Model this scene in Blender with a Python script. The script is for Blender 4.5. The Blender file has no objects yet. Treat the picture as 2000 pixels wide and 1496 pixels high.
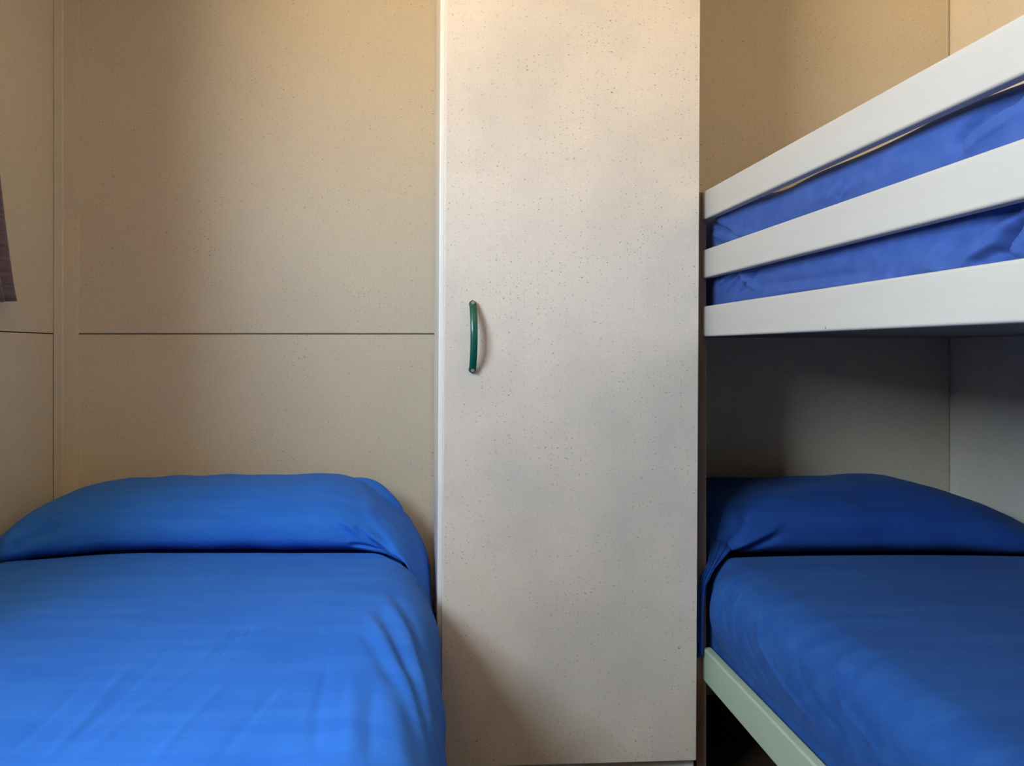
import bpy, bmesh, math, random
import numpy as np
from mathutils import Vector

# ------------------------------------------------------------------ camera, world, exposure
H = 0.90                        # camera height
F = 1450.0                      # focal length in pixels of the 2000 x 1496 frame
PX, PY = 821.0, 682.0           # principal point (the lens is shifted)
S = bpy.context.scene
COL = S.collection
cam = bpy.data.cameras.new('camera')
cam.sensor_fit = 'HORIZONTAL'
cam.sensor_width = 36.0
cam.lens = F / 2000.0 * 36.0
cam.shift_x = (1000.0 - PX) / 2000.0
cam.shift_y = (PY - 748.0) / 2000.0
cam.clip_start = 0.01
camo = bpy.data.objects.new('camera', cam)
camo.location = (0, 0, H)
camo.rotation_euler = (math.pi / 2, 0, 0)
COL.objects.link(camo)
S.camera = camo
S.view_settings.view_transform = 'Standard'
S.view_settings.look = 'None'
S.view_settings.gamma = 1.0
S.view_settings.use_curve_mapping = False
S.view_settings.exposure = 1.51
S.cycles.max_bounces = 12
S.cycles.diffuse_bounces = 8
S.cycles.use_denoising = True

SKY = (0.66, 0.84, 1.0)
GROUND = (1.0, 0.76, 0.46)
SKY_STRENGTH, GROUND_STRENGTH = 13.0, 16.3
W = bpy.data.worlds.new('outdoors')
S.world = W
W.use_nodes = True
wt = W.node_tree
wt.nodes.clear()
wo = wt.nodes.new('ShaderNodeOutputWorld')
bg = wt.nodes.new('ShaderNodeBackground')
tc = wt.nodes.new('ShaderNodeTexCoord')
sp = wt.nodes.new('ShaderNodeSeparateXYZ')
mr = wt.nodes.new('ShaderNodeMapRange')
mr.inputs['From Min'].default_value = -0.06
mr.inputs['From Max'].default_value = 0.10
mx = wt.nodes.new('ShaderNodeMix')
mx.data_type = 'RGBA'
mx.inputs['A'].default_value = tuple(c * GROUND_STRENGTH for c in GROUND) + (1,)
mx.inputs['B'].default_value = tuple(c * SKY_STRENGTH for c in SKY) + (1,)
wt.links.new(tc.outputs['Generated'], sp.inputs[0])
wt.links.new(sp.outputs['Z'], mr.inputs['Value'])
wt.links.new(mr.outputs['Result'], mx.inputs['Factor'])
wt.links.new(mx.outputs['Result'], bg.inputs['Color'])
wt.links.new(bg.outputs[0], wo.inputs[0])

# the window opening in the left wall, (y0, y1, z0, z1), and its light portal
WIN = (-0.47, 0.49, 1.13, 1.98)
pl = bpy.data.lights.new('window_daylight_portal', 'AREA')
pl.shape = 'RECTANGLE'
pl.size = WIN[3] - WIN[2]
pl.size_y = WIN[1] - WIN[0]
pl.cycles.is_portal = True
plo = bpy.data.objects.new('window_daylight_portal', pl)
plo.location = (-1.03, (WIN[0] + WIN[1]) / 2, (WIN[2] + WIN[3]) / 2)
plo.rotation_euler = (0, -math.pi / 2, 0)
COL.objects.link(plo)

# ------------------------------------------------------------------ helpers
rng = np.random.RandomState(7)
random.seed(7)
DESIGN = {}                     # object name -> origin in the unrotated design space


def link(o, parent, origin):
    COL.objects.link(o)
    o.parent = parent
    po = DESIGN[parent.name] if parent else Vector((0, 0, 0))
    o.location = Vector(origin) - po
    DESIGN[o.name] = Vector(origin)
    return o


def empty(name, origin):
    o = bpy.data.objects.new(name, None)
    o.empty_display_size = 0.1
    return link(o, None, origin)


def tag(o, label=None, cat=None, kind=None, group=None):
    for k, v in (('label', label), ('category', cat), ('kind', kind), ('group', group)):
        if v:
            o[k] = v
    return o


def mesh_obj(name, verts, faces, mat, parent=None, origin=None, smooth=False):
    v = np.array(verts, float)
    if origin is None:
        origin = (v.min(0) + v.max(0)) / 2
        origin[2] = v[:, 2].min()
    m = bpy.data.meshes.new(name)
    m.from_pydata((v - np.array(origin)).tolist(), [], faces)
    m.materials.append(mat)
    if smooth:
        m.polygons.foreach_set('use_smooth', [True] * len(m.polygons))
    m.update()
    return link(bpy.data.objects.new(name, m), parent, origin)


def from_bm(name, bm, mat, parent=None, origin=None, smooth=False):
    bm.normal_update()
    bm.verts.index_update()
    v = [tuple(x.co) for x in bm.verts]
    f = [[x.index for x in p.verts] for p in bm.faces]
    bm.free()
    return mesh_obj(name, v, f, mat, parent, origin, smooth)


def bm_box(bm, x0, x1, y0, y1, z0, z1, bevel=0.0, seg=2):
    r = bmesh.ops.create_cube(bm, size=1.0)
    for v in r['verts']:
        v.co = Vector((x0 + (v.co.x + .5) * (x1 - x0), y0 + (v.co.y + .5) * (y1 - y0), z0 + (v.co.z + .5) * (z1 - z0)))
    if bevel:
        es = list({e for v in r['verts'] for e in v.link_edges})
        bmesh.ops.bevel(bm, geom=es, offset=bevel, segments=seg, affect='EDGES', profile=0.5)


def box(name, x0, x1, y0, y1, z0, z1, mat, parent=None, origin=None, bevel=0.0, seg=2):
    bm = bmesh.new()
    bm_box(bm, x0, x1, y0, y1, z0, z1, bevel, seg)
    return from_bm(name, bm, mat, parent, origin)


def grid_faces(nu, nv, close_u=False):
    f = []
    mu = nu if close_u else nu - 1
    for j in range(nv - 1):
        for i in range(mu):
            a, b = j * nu + i, j * nu + (i + 1) % nu
            f.append((a, b, b + nu, a + nu))
    return f


def on_plane_z(px, py, z):
    Y = (H - z) * F / (py - PY)
    return ((px - PX) / F * Y, Y)


def on_plane_x(px, py, X):
    Y = F * X / (px - PX)
    return (Y, H - (py - PY) * Y / F)


def dist_poly(P, poly):
    d = np.full(P.shape[:-1], 1e9)
    tt = np.zeros(P.shape[:-1])
    n = len(poly) - 1
    for i in range(n):
        a, b = np.array(poly[i], float), np.array(poly[i + 1], float)
        ab = b - a
        t = np.clip(((P - a) @ ab) / max(ab @ ab, 1e-12), 0, 1)
        q = a + t[..., None] * ab
        di = np.linalg.norm(P - q, axis=-1)
        m = di < d
        d = np.where(m, di, d)
        tt = np.where(m, (i + t) / n, tt)
    return d, tt


def creases(P, lst):
    """lst: (polyline, amplitude, width); a ridge fading out at both ends"""
    h = np.zeros(P.shape[:-1])
    for poly, amp, w in lst:
        d, t = dist_poly(P, poly)
        h += amp * np.exp(-(d / w) ** 2) * np.clip(np.minimum(t, 1 - t) * 5 + .15, 0, 1)
    return h


def waves(P, n, lam, ang, spread, amp, seed):
    r = np.random.RandomState(seed)
    h = np.zeros(P.shape[:-1])
    for _ in range(n):
        a = ang + r.uniform(-spread, spread)
        k = 2 * math.pi / (lam * r.uniform(.6, 1.7))
        h += np.sin(k * (P[..., 0] * math.cos(a) + P[..., 1] * math.sin(a)) + r.uniform(0, 6.28)) * r.uniform(.4, 1)
    return amp * h / math.sqrt(n)


def smooth01(x):
    x = np.clip(x, 0, 1)
    return x * x * (3 - 2 * x)


# ------------------------------------------------------------------ materials
def new_mat(name, rough=0.5, spec=0.5):
    m = bpy.data.materials.new(name)
    m.use_nodes = True
    nt = m.node_tree
    b = nt.nodes['Principled BSDF']
    b.inputs['Roughness'].default_value = rough
    b.inputs['Specular IOR Level'].default_value = spec
    return m, nt, b


def mixc(nt, fac, a, b):
    n = nt.nodes.new('ShaderNodeMix')
    n.data_type = 'RGBA'
    for sock, v in (('Factor', fac), ('A', a), ('B', b)):
        if isinstance(v, bpy.types.NodeSocket):
            nt.links.new(v, n.inputs[sock])
        else:
            n.inputs[sock].default_value = v if sock == 'Factor' else tuple(v) + ((1,) if len(v) == 3 else ())
    return n.outputs['Result']


def ramp(nt, val, lo, hi, out0=0.0, out1=1.0):
    n = nt.nodes.new('ShaderNodeMapRange')
    n.inputs['From Min'].default_value = lo
    n.inputs['From Max'].default_value = hi
    n.inputs['To Min'].default_value = out0
    n.inputs['To Max'].default_value = out1
    nt.links.new(val, n.inputs['Value'])
    return n.outputs['Result']


def math_n(nt, op, a, b):
    n = nt.nodes.new('ShaderNodeMath')
    n.operation = op
    for i, v in enumerate((a, b)):
        if isinstance(v, bpy.types.NodeSocket):
            nt.links.new(v, n.inputs[i])
        else:
            n.inputs[i].default_value = v
    return n.outputs[0]


def coords(nt, scale=(1, 1, 1), kind='Object', rot=(0, 0, 0)):
    t = nt.nodes.new('ShaderNodeTexCoord')
    mp = nt.nodes.new('ShaderNodeMapping')
    mp.inputs['Scale'].default_value = scale
    mp.inputs['Rotation'].default_value = rot
    nt.links.new(t.outputs[kind], mp.inputs['Vector'])
    return mp.outputs[0]


def noise(nt, vec, scale, detail=2.0, rough=0.5):
    n = nt.nodes.new('ShaderNodeTexNoise')
    n.inputs['Scale'].default_value = scale
    n.inputs['Detail'].default_value = detail
    n.inputs['Roughness'].default_value = rough
    nt.links.new(vec, n.inputs['Vector'])
    return n.outputs['Fac']


def bump(nt, b, h, strength, dist):
    n = nt.nodes.new('ShaderNodeBump')
    n.inputs['Strength'].default_value = strength
    n.inputs['Distance'].default_value = dist
    nt.links.new(h, n.inputs['Height'])
    nt.links.new(n.outputs[0], b.inputs['Normal'])


def specks(nt, vec, scale, keep, size):
    """small round flecks: one per kept cell"""
    v = nt.nodes.new('ShaderNodeTexVoronoi')
    v.voronoi_dimensions = '2D'
    v.inputs['Scale'].default_value = scale
    sx = nt.nodes.new('ShaderNodeSeparateXYZ')
    cx = nt.nodes.new('ShaderNodeCombineXYZ')
    nt.links.new(vec, sx.inputs[0])
    nt.links.new(math_n(nt, 'ADD', sx.outputs[0], sx.outputs[1]), cx.inputs[0])
    nt.links.new(sx.outputs[2], cx.inputs[1])
    nt.links.new(cx.outputs[0], v.inputs['Vector'])
    s = nt.nodes.new('ShaderNodeSeparateColor')
    nt.links.new(v.outputs['Color'], s.inputs[0])
    on = math_n(nt, 'LESS_THAN', s.outputs[0], keep)
    r = ramp(nt, s.outputs[1], 0, 1, size * .55, size)
    q = math_n(nt, 'DIVIDE', v.outputs['Distance'], r)
    disc = ramp(nt, q, .55, 1.0, 1.0, 0.0)
    a = math_n(nt, 'MULTIPLY', on, disc)
    return math_n(nt, 'MULTIPLY', a, ramp(nt, s.outputs[2], 0, 1, .35, 1.0))


def laminate(name, base, cloud, cloud_amt, fleck=(.16, .14, .11), rough=.42, dens=1.0):
    m, nt, b = new_mat(name, rough, .35)
    vec = coords(nt)
    c = noise(nt, vec, 2.6, 4, .6)
    c2 = noise(nt, vec, 60, 3, .7)
    area = ramp(nt, c, .42, .70)
    col = mixc(nt, math_n(nt, 'MULTIPLY', area, cloud_amt), base, cloud)
    col = mixc(nt, ramp(nt, c2, .40, .75, 0, .10), col, tuple(x * .62 for x in base))
    vs = coords(nt, (1, 1, 1.35))
    density = ramp(nt, noise(nt, vec, 7, 3, .6), .35, .66, .35 * dens, 1.0 * dens)
    f1 = math_n(nt, 'MULTIPLY', specks(nt, vs, 75, .42, .17), density)
    f2 = math_n(nt, 'MULTIPLY', specks(nt, vs, 150, .5, .26), density)
    f3 = math_n(nt, 'MULTIPLY', specks(nt, vs, 36, .22, .10), density)
    f = math_n(nt, 'MAXIMUM', math_n(nt, 'MULTIPLY', f1, .75), math_n(nt, 'MULTIPLY', f2, .42))
    f = math_n(nt, 'MAXIMUM', f, math_n(nt, 'MULTIPLY', f3, .9))
    col = mixc(nt, f, col, fleck)
    nt.links.new(col, b.inputs['Base Color'])
    bump(nt, b, noise(nt, vec, 420, 2, .6), .10, .0006)
    return m


def paint(name, base, grain_axis, rough=.45, grain=.10):
    m, nt, b = new_mat(name, rough, .4)
    sc = {'x': (.6, 9, 9), 'y': (9, .6, 9), 'z': (9, 9, .6)}[grain_axis]
    vec = coords(nt, sc)
    n1 = noise(nt, vec, 6, 5, .65)
    n2 = noise(nt, coords(nt), 5, 3, .6)
    k = specks(nt, coords(nt), 5.5, .45, .11)
    f = math_n(nt, 'ADD', ramp(nt, n1, .35, .75, 0, grain), ramp(nt, n2, .45, .75, 0, grain * .7))
    f = math_n(nt, 'MAXIMUM', f, math_n(nt, 'MULTIPLY', k, grain * 1.4))
    col = mixc(nt, f, base, tuple(x * y for x, y in zip(base, (.55, .52, .46))))
    nt.links.new(col, b.inputs['Base Color'])
    bump(nt, b, n1, .12, .0015)
    return m


def plain(name, col, rough=.5, metal=0.0, spec=.5, var=.15, scale=40):
    m, nt, b = new_mat(name, rough, spec)
    b.inputs['Metallic'].default_value = metal
    n = noise(nt, coords(nt), scale, 3)
    nt.links.new(mixc(nt, ramp(nt, n, .3, .75, 0, var), col, tuple(x * .5 for x in col)), b.inputs['Base Color'])
    return m


def cloth(name, base, faded, rot=0.0, sheen=.05):
    m, nt, b = new_mat(name, .85, .18)
    b.inputs['Sheen Weight'].default_value = sheen
    b.inputs['Sheen Roughness'].default_value = .5
    b.inputs['Sheen Tint'].default_value = (.55, .72, 1, 1)
    vec = coords(nt)
    streak = noise(nt, coords(nt, (1, 9, 9), rot=(0, 0, rot)), 3.5, 5, .62)
    blot = noise(nt, vec, 4, 3, .6)
    col = mixc(nt, ramp(nt, streak, .40, .68, 0, .75), base, faded)
    col = mixc(nt, ramp(nt, blot, .45, .75, 0, .30), col, faded)
    w1 = nt.nodes.new('ShaderNodeTexWave')
    w1.bands_direction = 'X'
    w1.inputs['Scale'].default_value = 240
    w2 = nt.nodes.new('ShaderNodeTexWave')
    w2.bands_direction = 'Y'
    w2.inputs['Scale'].default_value = 240
    for w in (w1, w2):
        w.inputs['Distortion'].default_value = 3
        nt.links.new(vec, w.inputs['Vector'])
    weave = math_n(nt, 'ADD', w1.outputs['Fac'], w2.outputs['Fac'])
    col = mixc(nt, ramp(nt, weave, 0, 2, .10, 0), col, tuple(x * .4 for x in base))
    nt.links.new(col, b.inputs['Base Color'])
    hgt = math_n(nt, 'ADD', math_n(nt, 'MULTIPLY', weave, .12), noise(nt, vec, 55, 4, .6))
    bump(nt, b, hgt, .22, .003)
    return m


M_WALL = laminate('speckled_beige_wall_laminate', (.60, .527, .395), (.53, .47, .36), .5, fleck=(.15, .12, .085))
M_DOOR = laminate('speckled_cream_closet_laminate', (.66, .60, .52), (.47, .45, .41), .70)
M_CARC = plain('cream_carcass_board', (.72, .68, .60), .35, var=.05)
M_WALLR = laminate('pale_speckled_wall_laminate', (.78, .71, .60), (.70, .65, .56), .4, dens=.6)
M_EDGE = plain('white_edge_banding', (.86, .83, .76), .30, var=.04)
M_MOULD = laminate('beige_corner_moulding', (.60, .53, .395), (.52, .46, .36), .4, dens=.4)
M_GROOVE = plain('dark_joint_backing', (.05, .04, .03), .9)
M_CEIL = plain('off_white_ceiling', (.62, .55, .44), .7, var=.05)
M_FLOOR = plain('brown_linoleum', (.07, .045, .032), .45, var=.4, scale=6)
M_RAIL = paint('white_painted_wood_rail', (.455, .425, .38), 'y')
M_RAILLOW = paint('pale_green_white_painted_wood', (.37, .46, .35), 'y')
M_POST = paint('brown_painted_wood_post', (.20, .150, .125), 'z')
M_PLY = paint('bare_ply_board', (.25, .19, .13), 'y', .6, .3)
M_GREEN = plain('glossy_green_plastic', (.004, .085, .060), .22, var=.1)
M_STEEL = plain('dull_steel_screw', (.55, .54, .48), .35, 1.0)
M_BLUE = cloth('royal_blue_cotton_spread', (.020, .145, .62), (.032, .190, .70), -1.3)
M_BLUE_SHADED = cloth('shade_darkened_blue_cotton_sheet', (.011, .068, .28), (.020, .100, .34), .2)  # blue cotton darkened in its base colour for the lower bunk's shade
M_PILLOW_SHADED = cloth('shade_darkened_blue_pillowcase', (.007, .047, .235), (.012, .066, .28), .2)  # shade under the upper bunk put into the pillow's colour, deeper than the sheet
M_BLUE3 = cloth('violet_blue_cotton_sheet', (.034, .076, .27), (.056, .108, .33), 1.57)
M_WHITE = plain('white_window_frame', (.8, .8, .78), .35, var=.05)


def curtain_mat():
    m, nt, b = new_mat('purple_grey_woven_curtain', .9, .1)
    b.inputs['Sheen Weight'].default_value = .2
    v = coords(nt)
    n1 = noise(nt, coords(nt, (1, 1, 14)), 14, 4, .7)
    n2 = noise(nt, coords(nt, (14, 14, 1)), 10, 4, .7)
    c = mixc(nt, ramp(nt, n1, .35, .7), (.085, .060, .070), (.20, .145, .135))
    c = mixc(nt, ramp(nt, n2, .4, .75, 0, .6), c, (.11, .085, .115))
    nt.links.new(c, b.inputs['Base Color'])
    bump(nt, b, n1, .3, .002)
    return m


M_CURTAIN = curtain_mat()


def glass_mat():
    m = bpy.data.materials.new('window_glass')
    m.use_nodes = True
    nt = m.node_tree
    nt.nodes.clear()
    o = nt.nodes.new('ShaderNodeOutputMaterial')
    t = nt.nodes.new('ShaderNodeBsdfTransparent')
    g = nt.nodes.new('ShaderNodeBsdfGlossy')
    g.inputs['Roughness'].default_value = .02
    x = nt.nodes.new('ShaderNodeMixShader')
    x.inputs[0].default_value = .06
    nt.links.new(t.outputs[0], x.inputs[1])
    nt.links.new(g.outputs[0], x.inputs[2])
    nt.links.new(x.outputs[0], o.inputs[0])
    return m


M_GLASS = glass_mat()

# ------------------------------------------------------------------ the room
XL, XR, YB, YF, ZC = -0.932, 1.378, 1.930, -2.40, 2.15
SEAM = H + 0.0395               # height of the joint between upper and lower wall panels
GAP = 0.0026


def panel(name, x0, x1, y0, y1, z0, z1, parent, mat=M_WALL, bevel=.0012):
    return box(name, x0, x1, y0, y1, z0, z1, mat, parent, bevel=bevel, seg=1)


fl = box('floor', XL - .06, XR + .06, YF - .06, YB + .06, -.05, 0, M_FLOOR)
tag(fl, kind='structure')
ce = box('ceiling', XL - .06, XR + .06, YF - .06, YB + .06, ZC, ZC + .05, M_CEIL)
tag(ce, kind='structure')
wb = box('wall_back', XL - .06, XR + .06, YB + .006, YB + .06, 0, ZC, M_GROOVE)
tag(wb, kind='structure')
panel('wall_panel', XL, XR - .0025, YB, YB + .006, SEAM + GAP / 2, ZC, wb, bevel=.002)
panel('wall_panel', XL, XR - .0025, YB, YB + .006, 0, SEAM - GAP / 2, wb)
wr = box('wall_right', XR + .006, XR + .06, YF, YB + .006, 0, ZC, M_GROOVE)
tag(wr, kind='structure')
panel('wall_panel', XR, XR + .006, YF, YB + .006, SEAM + GAP / 2, ZC, wr, M_WALLR)
panel('wall_panel', XR, XR + .006, YF, YB + .006, 0, SEAM - GAP / 2, wr, M_WALLR)
wf = box('wall_front', XL - .06, XR + .06, YF - .06, YF, 0, ZC, M_WALL)
tag(wf, kind='structure')

# left wall with the window opening
y0, y1, z0, z1 = WIN
bm = bmesh.new()
XO = XL - .006
bm_box(bm, XL - .06, XO, YF, y0, 0, ZC)
bm_box(bm, XL - .06, XO, y1, YB + .006, 0, ZC)
bm_box(bm, XL - .06, XO, y0, y1, 0, z0)
bm_box(bm, XL - .06, XO, y0, y1, z1, ZC)
wl = tag(from_bm('wall_left', bm, M_GROOVE), kind='structure')
YM = 1.8865                     # where the corner moulding's left leg begins
panel('wall_panel', XO, XL, YF, YM - .0015, 0, SEAM - GAP / 2, wl)
bm = bmesh.new()
bm_box(bm, XO, XL, YF, y0, SEAM + GAP / 2, ZC)
bm_box(bm, XO, XL, y1, YM - .0015, SEAM + GAP / 2, ZC)
bm_box(bm, XO, XL, y0, y1, SEAM + GAP / 2, z0)
bm_box(bm, XO, XL, y0, y1, z1, ZC)
from_bm('wall_panel', bm, M_WALL, wl)

# L shaped moulding in the left corner
bm = bmesh.new()
prof = [(XL, YM), (XL + .003, YM), (XL + .0035, YM + .002), (XL + .0035, YB - .0065), (XL + .006, YB - .0035),
        (XL + .0425, YB - .0035), (XL + .0445, YB - .003), (XL + .0445, YB), (XL, YB)]
lo = [bm.verts.new((x, y, 0)) for x, y in prof]
hi = [bm.verts.new((x, y, ZC)) for x, y in prof]
n = len(prof)
for i in range(n):
    bm.faces.new((lo[i], lo[(i + 1) % n], hi[(i + 1) % n], hi[i]))
bm.faces.new(list(reversed(lo)))
bm.faces.new(hi)
tag(from_bm('trim_1', bm, M_MOULD), kind='structure')

# window on the left wall (outside the frame, it lights the room)
bm = bmesh.new()
for a in ((y0, y0 + .04, z0, z1), (y1 - .04, y1, z0, z1), (y0 + .04, y1 - .04, z0, z0 + .04), (y0 + .04, y1 - .04, z1 - .04, z1)):
    bm_box(bm, XL - .05, XL + .006, *a, bevel=.003)
w1 = tag(from_bm('window_1', bm, M_WHITE), kind='structure')
box('pane', XL - .030, XL - .026, y0 + .035, y1 - .035, z0 + .035, z1 - .035, M_GLASS, w1)

# ------------------------------------------------------------------ closet
LEAN = math.radians(0.31)
CX0, CX1, CYF, CYB = 0.0360, 0.5400, 1.455, 1.926
ct = empty('closet', (.29, CYF, H))
tag(ct, 'tall speckled cream laminate closet with a green handle, between the two beds', 'closet')
box('side_panel', CX0, CX0 + .016, CYF, CYB, .006, 2.13, M_EDGE, ct, bevel=.001)
box('side_panel', CX1 - .016, CX1, CYF, CYB, .006, 2.13, M_EDGE, ct, bevel=.001)
box('back_panel', CX0 + .016, CX1 - .016, CYB - .006, CYB, .006, 2.13, M_CARC, ct)
box('top_panel', CX0 + .016, CX1 - .016, CYF, CYB - .006, 2.112, 2.13, M_CARC, ct)
box('bottom_panel', CX0 + .016, CX1 - .016, CYF + .002, CYB - .006, .092, .108, M_CARC, ct)
box('plinth', CX0 + .016, CX1 - .016, CYF + .004, CYF + .020, .006, .092, M_CARC, ct)
# the door stands a little ajar, hinged at its right edge
DX0, DX1 = .0436, .5370
dr = mesh_obj('door', [(0, 0, 0)], [], M_DOOR, ct, origin=(DX1, CYF - .002, H))
bm = bmesh.new()
bm_box(bm, DX0 - DX1, 0, -.017, 0, .106 - H, 2.12 - H, .0012, 2)
bm.to_mesh(dr.data)
bm.free()
if not dr.data.materials:
    dr.data.materials.append(M_DOOR)
dr.rotation_euler.z = math.radians(3.6)
yf = CYF - .002 - .017          # door face in design space
# white edging along the opening edge of the door
ed = box('edge_band', DX0 - .0012, DX0, yf, yf + .017, .106, 2.12, M_EDGE, dr)
# bow handle
hx, hz, hl = .0960, H + .0225, .0690
bm = bmesh.new()
NS, NR = 40, 14
rings = []
for i in range(NS + 1):
    t = -1 + 2 * i / NS
    zz = hz + hl * t
    arch = .0045 + .0235 * (1 - abs(t) ** 2.3)
    slope = .0235 * 2.3 * abs(t) ** 1.3 * (1 if t > 0 else -1) / hl
    nl = math.hypot(1, slope)
    endf = math.sqrt(max(0.0, 1 - max(0, (abs(t) - .90) / .10) ** 2))
    wd = .0068 * max(endf, .05)
    th = .0042 * max(endf, .25)
    ring = []
    for k in range(NR):
        a = 2 * math.pi * k / NR
        ox, on = wd * math.cos(a), th * math.sin(a)
        ring.append(bm.verts.new((hx + ox, yf - arch - on / nl, zz - on * slope / nl)))
    rings.append(ring)
for i in range(NS):
    for k in range(NR):
        bm.faces.new((rings[i][k], rings[i][(k + 1) % NR], rings[i + 1][(k + 1) % NR], rings[i + 1][k]))
bm.faces.new(rings[0])
bm.faces.new(list(reversed(rings[-1])))
for s in (-1, 1):               # feet on the door
    r = bmesh.ops.create_cone(bm, cap_ends=True, segments=16, radius1=.0066, radius2=.0056, depth=.008)
    for v in r['verts']:
        x, y, z = v.co
        v.co = Vector((hx + x, yf - .004 - z, hz + s * .0618 + y))
bmesh.ops.recalc_face_normals(bm, faces=bm.faces)
from_bm('handle', bm, M_GREEN, dr, smooth=True)
for s in (-1, 1):
    bm = bmesh.new()
    r = bmesh.ops.create_cone(bm, cap_ends=True, segments=14, radius1=.0036, radius2=.0026, depth=.0022)
    bmesh.ops.create_cube(bm, size=.0011)
    for v in bm.verts:
        x, y, z = v.co
        v.co = Vector((hx + x, yf - .0135 - z, hz + s * .0630 + y))
    from_bm('screw', bm, M_STEEL, dr)
ct.rotation_euler.y = LEAN

# ------------------------------------------------------------------ bunk bed
RX0, RX1 = .557, .575
YN, YE = .02, 1.468             # near end and far end of the rails
bk = empty('bunk_bed', ((RX0 + XR) / 2, 1.0, 0))
tag(bk, 'white painted wooden bunk bed with slatted guard rail along the right wall', 'bunk bed')


def rail(name, z0, z1, mat=M_RAIL):
    return box(name, RX0, RX1, YN, YE, z0, z1, mat, bk, bevel=.0038, seg=4)


rail('guard_rail', H + .2545, H + .3105)
rail('guard_rail', H + .1395, H + .1955)
r3 = rail('side_rail', H + .0245, H + .0845)
r4 = rail('side_rail', H - .6525, H - .588, M_RAILLOW)
r4['label'] = 'pale greenish lower side rail'
for ya, yb in ((YE, YE + .018), (YN - .018, YN)):
    box('post', .5465, .5655, ya, yb, .004, H + .3105, M_POST, bk, bevel=.001)
box('bed_base', RX1, XR - .004, .01, YB - .004, H + .030, H + .042, M_PLY, bk)
box('bed_base', RX1, XR - .004, .01, YB - .004, H - .640, H - .626, M_PLY, bk)
box('end_board', RX1, XR - .004, YN - .018, YN, .004, H + .3105, M_POST, bk)
for ya in (.55, 1.15):
    box('cross_bar', RX1, XR - .01, ya, ya + .04, H - .680, H - .640, M_PLY, bk)
bm = bmesh.new()
bmesh.ops.create_cone(bm, cap_ends=True, segments=10, radius1=.0016, radius2=.0012, depth=.006)
nx, nz = on_plane_x(1612, 640, RX0)
for v in bm.verts:
    x, y, z = v.co
    v.co = Vector((RX0 + .0015 - z * .5, nx + x * .8, nz + y * 2))
from_bm('nail', bm, plain('dark_nail', (.06, .05, .04), .5), bk)


# ---- a mattress in a tight sheet: closed cross section swept along Y
def mattress(name, x0, x1, z0, z1, y0, y1, rt, mat, side_creases, top_creases, seed, ny=680, nc=280, bulge=None, lift=None, xmin=None, mid=0.0, wav=.0018, clear=.004, sink=0.0):
    """section parameter: perimeter of a rounded rectangle, denser on the left side"""
    w, h = x1 - x0, z1 - z0
    pts, nor = [], []
    rb = .03

    def arc(cx, cz, r, a0, a1, k):
        for i in range(k):
            a = a0 + (a1 - a0) * i / k
            pts.append((cx + r * math.cos(a), cz + r * math.sin(a)))
            nor.append((math.cos(a), math.sin(a)))

    def line(a, b, nn, k):
        for i in range(k):
            t = i / k
            pts.append((a[0] + (b[0] - a[0]) * t, a[1] + (b[1] - a[1]) * t))
            nor.append(nn)
    arc(x0 + rb, z0 + rb, rb, -math.pi / 2, -math.pi, 10)
    line((x0, z0 + rb), (x0, z1 - rt), (-1, 0), 90)
    arc(x0 + rt, z1 - rt, rt, math.pi, math.pi / 2, 26)
    line((x0 + rt, z1), (x1 - rt, z1), (0, 1), 110)
    arc(x1 - rt, z1 - rt, rt, math.pi / 2, 0, 12)
    line((x1, z1 - rt), (x1, z0 + rb), (1, 0), 10)
    arc(x1 - rb, z0 + rb, rb, 0, -math.pi / 2, 6)
    line((x1 - rb, z0), (x0 + rb, z0), (0, -1), 16)
    pts, nor = np.array(pts), np.array(nor)
    nc = len(pts)
    Y = np.linspace(y0, y1, ny)
    X = np.repeat(pts[None, :, 0], ny, 0)
    Z = np.repeat(pts[None, :, 1], ny, 0)
    NX = np.repeat(nor[None, :, 0], ny, 0)
    NZ = np.repeat(nor[None, :, 1], ny, 0)
    YY = np.repeat(Y[:, None], nc, 1)
    sideP = np.stack([YY, Z], -1)
    topP = np.stack([X, YY], -1)
    left = smooth01(-NX * 1.3) * smooth01((Z - z0 - clear) / .02)
    top = smooth01(NZ * 1.3)
    d = left * (creases(sideP, side_creases) + waves(sideP, 7, .16, 1.2, .5, wav * .7, seed))
    if bulge:
        d = d + left * bulge(YY, Z)
    d = d + top * (creases(topP, top_creases) + waves(topP, 8, .22, 1.3, .6, wav, seed + 1))
    u = (X - x0) / w
    if lift:
        d = d + top * lift(YY)
    Z2 = Z - top * sink * smooth01((YY - 1.490) / .05) + NZ * d + top * mid * np.clip(1 - (2 * u - 1) ** 2, 0, 1)
    X2 = X + NX * d
    if xmin:
        X2 = np.maximum(X2, xmin)
    # rounded ends: pull the section in near both ends
    e = np.minimum(YY - y0, y1 - YY) / .045
    s = np.sqrt(np.clip(1 - (1 - np.clip(e, 0, 1)) ** 2, 0, 1))
    cx, cz = (x0 + x1) / 2, (z0 + z1) / 2
    ins = .04 * (1 - s)
    X2 = X2 - np.clip((X2 - cx) / (w / 2), -1, 1) * ins
    Z2 = Z2 - np.clip((Z2 - cz) / (h / 2), -1, 1) * ins * .8 * (Z2 > cz)
    V = np.stack([X2, YY, Z2], -1).reshape(-1, 3)
    F_ = [tuple(reversed(f)) for f in grid_faces(nc, ny, True)]
    F_.append(tuple(range(nc)))
    F_.append(tuple(reversed(range((ny - 1) * nc, ny * nc))))
    o = mesh_obj(name, V, F_, mat, smooth=True)
    return o


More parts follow.
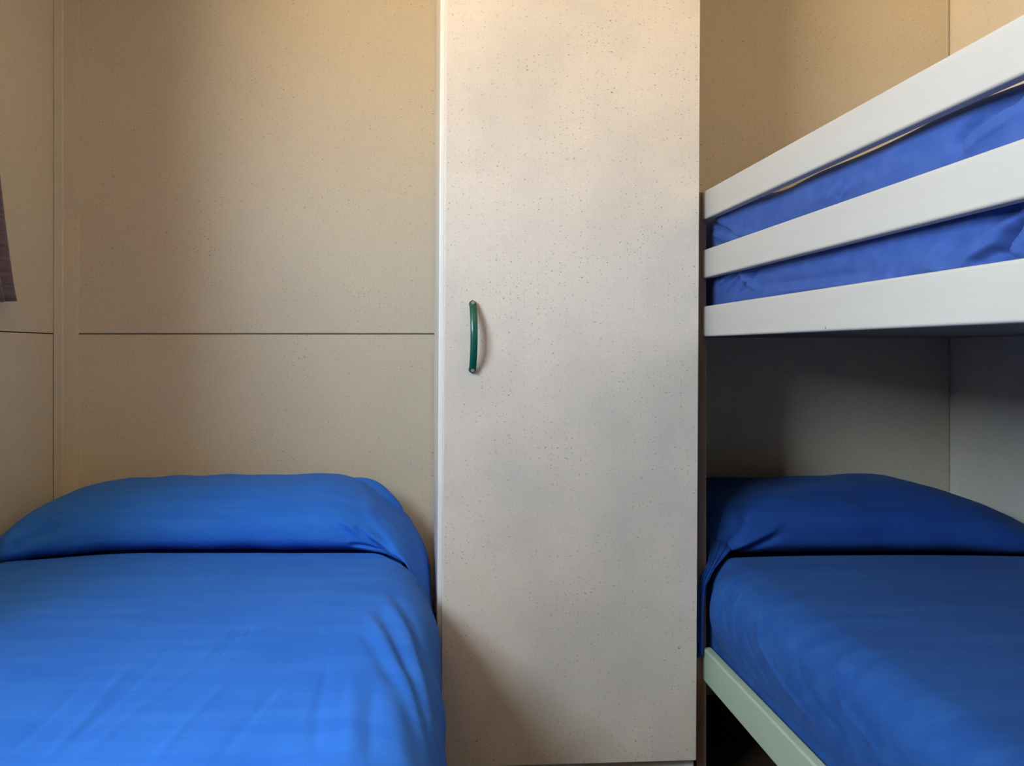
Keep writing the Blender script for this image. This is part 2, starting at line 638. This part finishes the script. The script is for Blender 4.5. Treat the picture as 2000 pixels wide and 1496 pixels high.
SX = .586                       # plane of the upper mattress side
up = lambda *q: [on_plane_x(a, b, SX - .003) for a, b in q]
upper_cr = [
    (up((1392, 455), (1440, 470), (1500, 478)), .004, .006), (up((1384, 425), (1400, 440), (1440, 452)), -.005, .004),
    (up((1400, 425), (1450, 455), (1480, 462)), .005, .006), (up((1408, 555), (1425, 540), (1445, 525)), .0035, .005),
    (up((1420, 572), (1440, 545), (1462, 520)), .0035, .005), (up((1440, 578), (1460, 552), (1478, 524)), -.0035, .005),
    (up((1452, 525), (1455, 548), (1480, 565)), .004, .006), (up((1470, 560), (1600, 545), (1720, 530)), -.0022, .008),
    (up((1500, 572), (1640, 556), (1760, 548)), .0025, .008),
    (up((1622, 390), (1632, 372), (1650, 350)), .0022, .004), (up((1640, 388), (1650, 370), (1668, 345)), -.0022, .004),
    (up((1655, 382), (1662, 362), (1664, 348)), .0022, .004),
    (up((1870, 300), (1890, 260), (1960, 205), (2000, 180)), -.006, .009), (up((1885, 290), (1920, 255), (2000, 205)), .005, .009),
    (up((1840, 490), (1900, 450), (1960, 415), (2000, 398)), -.005, .008), (up((1820, 500), (1890, 455), (1950, 425)), .004, .008),
    (up((1895, 520), (1930, 498), (1955, 488)), -.006, .007), (up((1800, 520), (1880, 510), (1930, 480), (2000, 425)), .005, .010),
    (up((1958, 515), (1966, 490), (1975, 462), (2005, 430)), -.015, .008), (up((1985, 500), (1995, 470), (2030, 440)), .005, .010),
    (up((1560, 410), (1700, 345), (1800, 300)), .002, .012),
]
upper_cr = [(p, a * 1.9, w) for p, a, w in upper_cr]


def upper_bulge(Y, Z):
    # the side leans back to the top, sinks in towards the closet and is pinched between the rails
    zt = (Z - H) / .268
    b = .005 * np.exp(-((zt - .86) / .2) ** 2) + .004 * np.exp(-((zt - .42) / .2) ** 2)
    b = b - .006 * smooth01((Y - 1.45) / .04)
    return b * 1.1 + .002 * np.sin(Y * 9)


um = mattress('mattress', SX, XR - .012, H + .043, H + .2665, .05, 1.90, .03, M_BLUE3, upper_cr, [], 3, bulge=upper_bulge, xmin=.5762,
              lift=lambda Y: .009 * smooth01((Y - 1.18) / .18) - .0005)
tag(um, 'upper bunk mattress in a wrinkled bright blue sheet behind the white guard rails', 'mattress')

LXS = .580
lo_ = lambda *q: [on_plane_x(a, b, .566) for a, b in q]
tp_ = lambda *q: [on_plane_z(a, b, .48) for a, b in q]
lower_side = [
    (lo_((1412, 1120), (1412, 1190), (1422, 1270), (1445, 1345)), .0032, .006),
    (lo_((1420, 1130), (1424, 1200), (1436, 1270), (1462, 1350)), -.0030, .005),
    (lo_((1432, 1140), (1440, 1215), (1452, 1280), (1490, 1370)), .0030, .005),
    (lo_((1448, 1170), (1462, 1240), (1485, 1300), (1530, 1400)), -.0025, .006),
    (lo_((1470, 1180), (1490, 1260), (1530, 1340), (1600, 1440)), .0025, .007),
    (lo_((1408, 1176), (1445, 1176)), -.0018, .003),
    (lo_((1540, 1250), (1570, 1340), (1640, 1440)), -.002, .008),
    (lo_((1600, 1280), (1640, 1380), (1720, 1490)), .002, .008),
]
lower_top = [
    (tp_((1440, 1118), (1520, 1112), (1640, 1108)), .0016, .006), (tp_((1470, 1140), (1560, 1128), (1660, 1122)), -.0014, .006),
    (tp_((1500, 1160), (1600, 1150), (1700, 1148)), .0016, .008), (tp_((1560, 1170), (1620, 1158), (1650, 1150)), -.0016, .006),
    (tp_((1600, 1230), (1760, 1200), (1900, 1190)), .0014, .012), (tp_((1700, 1290), (1850, 1262), (1990, 1250)), -.0012, .012),
]


def lower_bulge(Y, Z):
    t = np.clip((Z - .322) / .155, 0, 1)
    b = .016 * np.sin(math.pi * t) ** .8 * smooth01((Y - .9) / .5) + .008 * np.sin(math.pi * t)
    b = np.minimum(b, .024) * (1 - smooth01((Y - 1.415) / .05))
    return b + .005 * smooth01((Y - 1.33) / .08) * np.exp(-((Y - 1.40) / .05) ** 2) * np.sin(math.pi * t)


lm = mattress('mattress', LXS, XR - .006, .276, .480, .05, 1.918, .055, M_BLUE_SHADED, lower_side, lower_top, 11, bulge=lower_bulge, mid=.006, clear=.036, sink=.026)
tag(lm, 'lower bunk mattress in a taut blue sheet darkened to stand for shade, resting on the pale lower rail', 'mattress')

# ------------------------------------------------------------------ single bed on the left
sb = empty('single_bed', (-.43, .95, 0))
tag(sb, 'single bed under a bright blue draped bedspread, left of the closet', 'bed')
box('bed_frame', -.840, -.080, .04, 1.900, .150, .230, M_PLY, sb, bevel=.004)
box('mattress', -.835, -.078, .05, 1.895, .230, .418, M_BLUE_SHADED, sb, bevel=.05, seg=4)
for lx in (-.83, -.13):
    for ly in (.08, 1.80):
        box('leg', lx, lx + .04, ly, ly + .04, .002, .150, M_POST, sb, bevel=.002)

ZT = .482
tl = lambda *q: [on_plane_z(a, b, ZT) for a, b in q]
NY, Y0, Y1 = 640, .015, 1.915
sec = []
# right hem -> right side -> rounded edge -> top -> left edge -> left hem
for t in np.linspace(0, 1, 60, endpoint=False):
    sec.append((.030, .10 + .27 * t, 1.0, 0.0))
for a in np.linspace(0, math.pi / 2, 60, endpoint=False):
    e = 2 / 2.25
    sec.append((-.085 + .115 * math.cos(a) ** e, .37 + .112 * math.sin(a) ** e, math.cos(a), math.sin(a)))
for t in np.linspace(0, 1, 260, endpoint=False):
    sec.append((-.085 - .745 * t, ZT, 0.0, 1.0))
for a in np.linspace(math.pi / 2, math.pi, 40, endpoint=False):
    sec.append((-.83 + .085 * math.cos(a), .397 + .085 * math.sin(a), math.cos(a), math.sin(a)))
for t in np.linspace(0, 1, 20):
    sec.append((-.915, .397 - .25 * t, -1.0, 0.0))
sec = np.array(sec)
NCS = len(sec)
YY = np.repeat(np.linspace(Y0, Y1, NY)[:, None], NCS, 1)
X = np.repeat(sec[None, :, 0], NY, 0)
Z = np.repeat(sec[None, :, 1], NY, 0)
NX = np.repeat(sec[None, :, 2], NY, 0)
NZ = np.repeat(sec[None, :, 3], NY, 0)
P = np.stack([X, YY], -1)
bed_cr = [
    (tl((455, 1232), (420, 1262), (390, 1300)), .0022, .006), (tl((480, 1232), (450, 1258), (425, 1290)), -.0016, .005),
    (tl((493, 1231), (478, 1246)), -.003, .004),
    (tl((270, 1290), (180, 1390), (90, 1490)), .0022, .007), (tl((180, 1320), (80, 1420), (10, 1480)), -.0018, .007),
    (tl((390, 1300), (270, 1390), (150, 1490)), .0022, .008), (tl((450, 1330), (360, 1420), (300, 1495)), .0020, .007),
    (tl((560, 1330), (470, 1430), (420, 1495)), -.0016, .008), (tl((330, 1270), (230, 1370), (140, 1450)), -.0016, .007),
    (tl((640, 1300), (620, 1400), (615, 1495)), -.0018, .008),
    (tl((745, 1168), (790, 1230), (822, 1300), (850, 1400)), .0048, .009),
    (tl((712, 1200), (745, 1250), (785, 1310), (835, 1420)), .0036, .008),
    (tl((735, 1190), (770, 1250), (800, 1310)), -.0030, .010), (tl((760, 1150), (800, 1200), (830, 1262)), -.0030, .010),
    (tl((705, 1242), (740, 1290), (775, 1340)), -.0030, .010),
    (tl((730, 1340), (722, 1400), (720, 1495)), -.0026, .009), (tl((760, 1360), (775, 1420), (790, 1495)), .0035, .014),
    (tl((690, 1320), (685, 1400), (680, 1495)), .0020, .009),
    (tl((540, 1170), (525, 1190), (560, 1200)), .0010, .006),
]
top = smooth01(NZ * 1.2)
side = 1 - top
d = (creases(P, bed_cr) * np.where(NX > -.3, 1, 0)
     + top * (1 - .92 * smooth01((YY - 1.455) / .05)) * (waves(P, 10, .16, -.28, .30, .0022, 5) + waves(P, 6, .5, .4, 1.5, .0030, 6)))
SP = np.stack([YY, Z], -1)
d = d + side * (waves(SP, 8, .17, .25, .5, .0045, 9))
Zs = Z + NZ * d
Xs = X + NX * d
# sag to the wall side, sink under the pillow, tuck in beside the closet
Zs = Zs - .018 * smooth01((-.55 - X) / .35)
Zs = Zs - top * .024 * smooth01((YY - 1.510 + .045 * smooth01((X + .10) / .06)) / .04)
tight = smooth01((YY - 1.33) / .10)
Xs = np.where(NX > 0, Xs - tight * .012 * NX, Xs)
Xs = np.minimum(Xs, .038 - .017 * tight - .060 * smooth01((YY - 1.440) / .026))
V = np.stack([Xs, YY, Zs], -1).reshape(-1, 3)
bs = mesh_obj('bedspread', V, grid_faces(NCS, NY), M_BLUE, sb, smooth=True)
sol = bs.modifiers.new('thickness', 'SOLIDIFY')
sol.thickness = .003
sol.offset = -1


# ------------------------------------------------------------------ pillows
def pillow(name, prof, yc, dep, zb, mat, cr, seed, nx=320, na=200, yshift=None, front=None, wav=.003):
    """prof: list of (x, top z); sections in YZ with a flat base and an overhanging front"""
    px_ = np.array([p[0] for p in prof])
    pz_ = np.array([p[1] for p in prof])
    t = np.linspace(0, 1, nx)
    t = t - np.sin(2 * math.pi * t) / (2 * math.pi) * .75      # denser at both ends
    xs = px_[0] + (px_[-1] - px_[0]) * t
    top_ = np.interp(xs, px_, pz_)
    k = np.ones(7) / 7
    top_ = np.convolve(np.pad(top_, 3, mode='edge'), k, 'valid')
    ang = np.linspace(0, 2 * math.pi, na, endpoint=False)
    V = np.zeros((nx, na, 3))
    N = np.zeros((nx, na, 2))
    for i, x in enumerate(xs):
        hgt = top_[i] - zb(x)
        fr = dep * (front(x) if front else 1.0)
        sh = yshift(x) if yshift else 0.0
        c, s = np.cos(ang), np.sin(ang)
        ey = 2 / 2.5
        yy = np.sign(c) * np.abs(c) ** ey
        zz = np.sign(s) * np.abs(s) ** (2 / 2.2)
        mid = .36                                                # height of the widest point
        zloc = np.where(zz >= 0, mid + (1 - mid) * zz, mid + mid * zz)
        pin = np.where(zz < 0, 1 - .10 * (-zz) ** 2, 1)
        V[i, :, 0] = x
        V[i, :, 1] = yc + sh + fr * yy * pin
        V[i, :, 2] = zb(x) + hgt * zloc
        N[i, :, 0] = c
        N[i, :, 1] = s
    # screen-free crease field: on (x, z) of the front face
    FP = np.stack([V[..., 0], V[..., 2]], -1)
    fr_ = smooth01((-N[..., 0] + .15) * 1.4)
    dd = fr_ * creases(FP, cr) + waves(np.stack([V[..., 0], V[..., 1] + V[..., 2]], -1), 8, .16, .9, 1.2, wav, seed)
    dd = dd * smooth01((V[..., 2] - V[..., 2].min(axis=1)[:, None]) / .03)
    V[..., 1] += N[..., 0] * dd
    V[..., 2] += N[..., 1] * dd * .8
    F_ = [tuple(reversed(f)) for f in grid_faces(na, nx, True)]
    F_.append(tuple(range(na)))
    F_.append(tuple(reversed(range((nx - 1) * na, nx * na))))
    return mesh_obj(name, V.reshape(-1, 3), F_, mat, smooth=True)


def fp(*q, Y=1.52):
    return [((a - PX) / F * Y, H - (b - PY) * Y / F) for a, b in q]


left_prof = [(-.915, .478), (-.905, .500), (-.88, .522), (-.845, .551), (-.80, .573), (-.75, .587), (-.68, .595), (-.55, .600),
             (-.40, .603), (-.25, .605), (-.19, .603), (-.150, .592), (-.120, .573), (-.090, .549), (-.065, .528), (-.045, .511),
             (-.025, .492), (-.006, .470), (.008, .446), (.018, .410), (.024, .365)]


def left_base(x):
    if x < -.034:
        return .4635 - .018 * float(smooth01((-.55 - x) / .35))
    return .4635 - .125 * float(smooth01((x + .034) / .050))


left_cr = [
    (fp((672, 1018), (715, 1042), (750, 1066), (785, 1086)), .007, .008), (fp((690, 1028), (725, 1056), (760, 1078)), -.008, .006),
    (fp((655, 1012), (690, 1035), (730, 1062)), .004, .006),
    (fp((700, 985), (745, 1025), (800, 1075)), .006, .010), (fp((690, 950), (740, 985), (790, 1040)), -.005, .008),
    (fp((682, 1064), (720, 1068), (760, 1082)), -.006, .005), (fp((700, 1000), (750, 1045), (815, 1110)), .005, .006), (fp((720, 985), (770, 1040), (830, 1120)), -.004, .007),
    (fp((20, 1075), (60, 1050), (120, 1030)), -.004, .012),
]
left_cr = [(p, a * 1.7, w) for p, a, w in left_cr]
lp = pillow('pillow', left_prof, 1.712, .196, left_base, M_BLUE, left_cr, 21,
            front=lambda x: 1 - .20 * float(smooth01((-.84 - x) / .08)),
            yshift=lambda x: -.02 * float(smooth01((-.70 - x) / .25)) - .045 * float(smooth01((x + .085) / .075)))
# the end of the pillow itself, showing behind the cover that slopes over the bed edge
bm = bmesh.new()
bmesh.ops.create_icosphere(bm, subdivisions=5, radius=1.0)
for v in bm.verts:
    x, y, z = v.co
    k = 1 + .025 * math.sin(7 * z + 3 * y) + .02 * math.sin(9 * y + 4 * x)
    v.co = Vector((-.150 + .110 * x * k, 1.812 + .085 * y, .482 + (.100 * k if z > 0 else .018) * z))
from_bm('pillow_end', bm, M_BLUE, lp, smooth=True)
tag(lp, 'bright blue pillow at the head of the single bed, against the back wall', 'pillow')

right_prof = [(.585, .50), (.592, .54), (.61, .573), (.65, .588), (.72, .594), (.85, .596), (.95, .600), (1.02, .606), (1.10, .603), (1.16, .588),
              (1.22, .566), (1.28, .540), (1.33, .512), (1.36, .490), (1.371, .480)]
right_cr = [
    (fp((1395, 1092), (1450, 1062), (1540, 1022), Y=1.5), .008, .007), (fp((1410, 1094), (1470, 1070), (1530, 1045), Y=1.5), -.008, .007),
    (fp((1400, 1082), (1440, 1050), (1480, 1005), Y=1.5), -.006, .009), (fp((1420, 1030), (1450, 990), (1500, 960), Y=1.5), .006, .014),
    (fp((1560, 1000), (1650, 985), (1720, 990), Y=1.5), .003, .02),
]
rp = pillow('pillow', right_prof, 1.705, .205, lambda x: .4625, M_PILLOW_SHADED, right_cr, 33,
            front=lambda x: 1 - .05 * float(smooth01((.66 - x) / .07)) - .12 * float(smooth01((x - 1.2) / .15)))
tag(rp, 'blue pillow, darkened to stand for shade, on the lower bunk under the upper bed, right of the closet', 'pillow')


# corner of the cover, gathered from the pillow and hanging over the edge of the bed
def flap(name, parent, rows, mat, thick=.004):
    R = [np.array(r, float) for r in rows]
    n_, k_ = 14, 4
    out = []
    for i in range(len(R) - 1):
        for a in range(k_):
            t = a / k_
            out.append(R[i] * (1 - t) + R[i + 1] * t)
    out.append(R[-1])
    V = []
    for j, (row) in enumerate(out):
        m = len(row) - 1
        for i in range(n_):
            s = i / (n_ - 1) * m
            q = min(int(s), m - 1)
            p = row[q] * (1 - (s - q)) + row[q + 1] * (s - q)
            V.append(p + np.array([0, -.0025 * math.sin(i * 1.9 + j * .25), .001 * math.sin(i * 2.6)]))
    o = mesh_obj(name, V, grid_faces(n_, len(out)), mat, parent, smooth=True)
    s = o.modifiers.new('thickness', 'SOLIDIFY')
    s.thickness = thick
    s.offset = 0
    q = o.modifiers.new('smooth', 'SUBSURF')
    q.levels = q.render_levels = 1
    return o


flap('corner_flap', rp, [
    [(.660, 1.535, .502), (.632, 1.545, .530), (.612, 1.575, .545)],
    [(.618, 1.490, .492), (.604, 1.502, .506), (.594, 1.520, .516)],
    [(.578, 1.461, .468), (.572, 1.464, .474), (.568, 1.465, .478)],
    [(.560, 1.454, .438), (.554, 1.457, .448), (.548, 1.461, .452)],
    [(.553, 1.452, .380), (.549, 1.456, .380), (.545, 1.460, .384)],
    [(.5525, 1.452, .300), (.549, 1.456, .296), (.545, 1.460, .290)]], M_PILLOW_SHADED)

# ------------------------------------------------------------------ curtain on the left wall
cu = empty('curtain', (XL + .04, 1.15, 1.0))
tag(cu, 'purple grey woven curtain hanging on the left wall above the single bed', 'curtain')
NZc, NU = 60, 160
V = []
for j in range(NZc):
    v = j / (NZc - 1)
    z = 1.003 + .93 * v
    yfar = 1.648 - .165 * min(1, v / 1.0) ** .8 - .01 * math.sin(v * 3)
    ynear = .64 + .02 * v
    for i in range(NU):
        s = i / (NU - 1)
        y = ynear + (yfar - ynear) * s
        amp = .016 * (1 - .35 * v)
        x = XL + .034 + .050 * (1 - s) ** 1.5 + amp * (1 + 1.2 * (1 - s)) * math.sin(s * 70 + .6 * math.sin(v * 4)) * min(1, (1 - s) * 14 + .15)
        V.append((x, y, z - .004 * math.sin(s * 23)))
c1 = mesh_obj('curtain_panel', V, grid_faces(NU, NZc), M_CURTAIN, cu, smooth=True)
s_ = c1.modifiers.new('thickness', 'SOLIDIFY')
s_.thickness = .003
s_.offset = 0
bm = bmesh.new()
r = bmesh.ops.create_cone(bm, cap_ends=True, segments=16, radius1=.008, radius2=.008, depth=2.15)
for v in bm.verts:
    x, y, z = v.co
    v.co = Vector((XL + .080 + x, .60 + z, 1.95 + y))
from_bm('curtain_rod', bm, M_WHITE, cu, smooth=True)
for ya in (-.42, 1.62):
    box('rod_bracket', XL, XL + .080, ya, ya + .015, 1.942, 1.957, M_WHITE, cu)
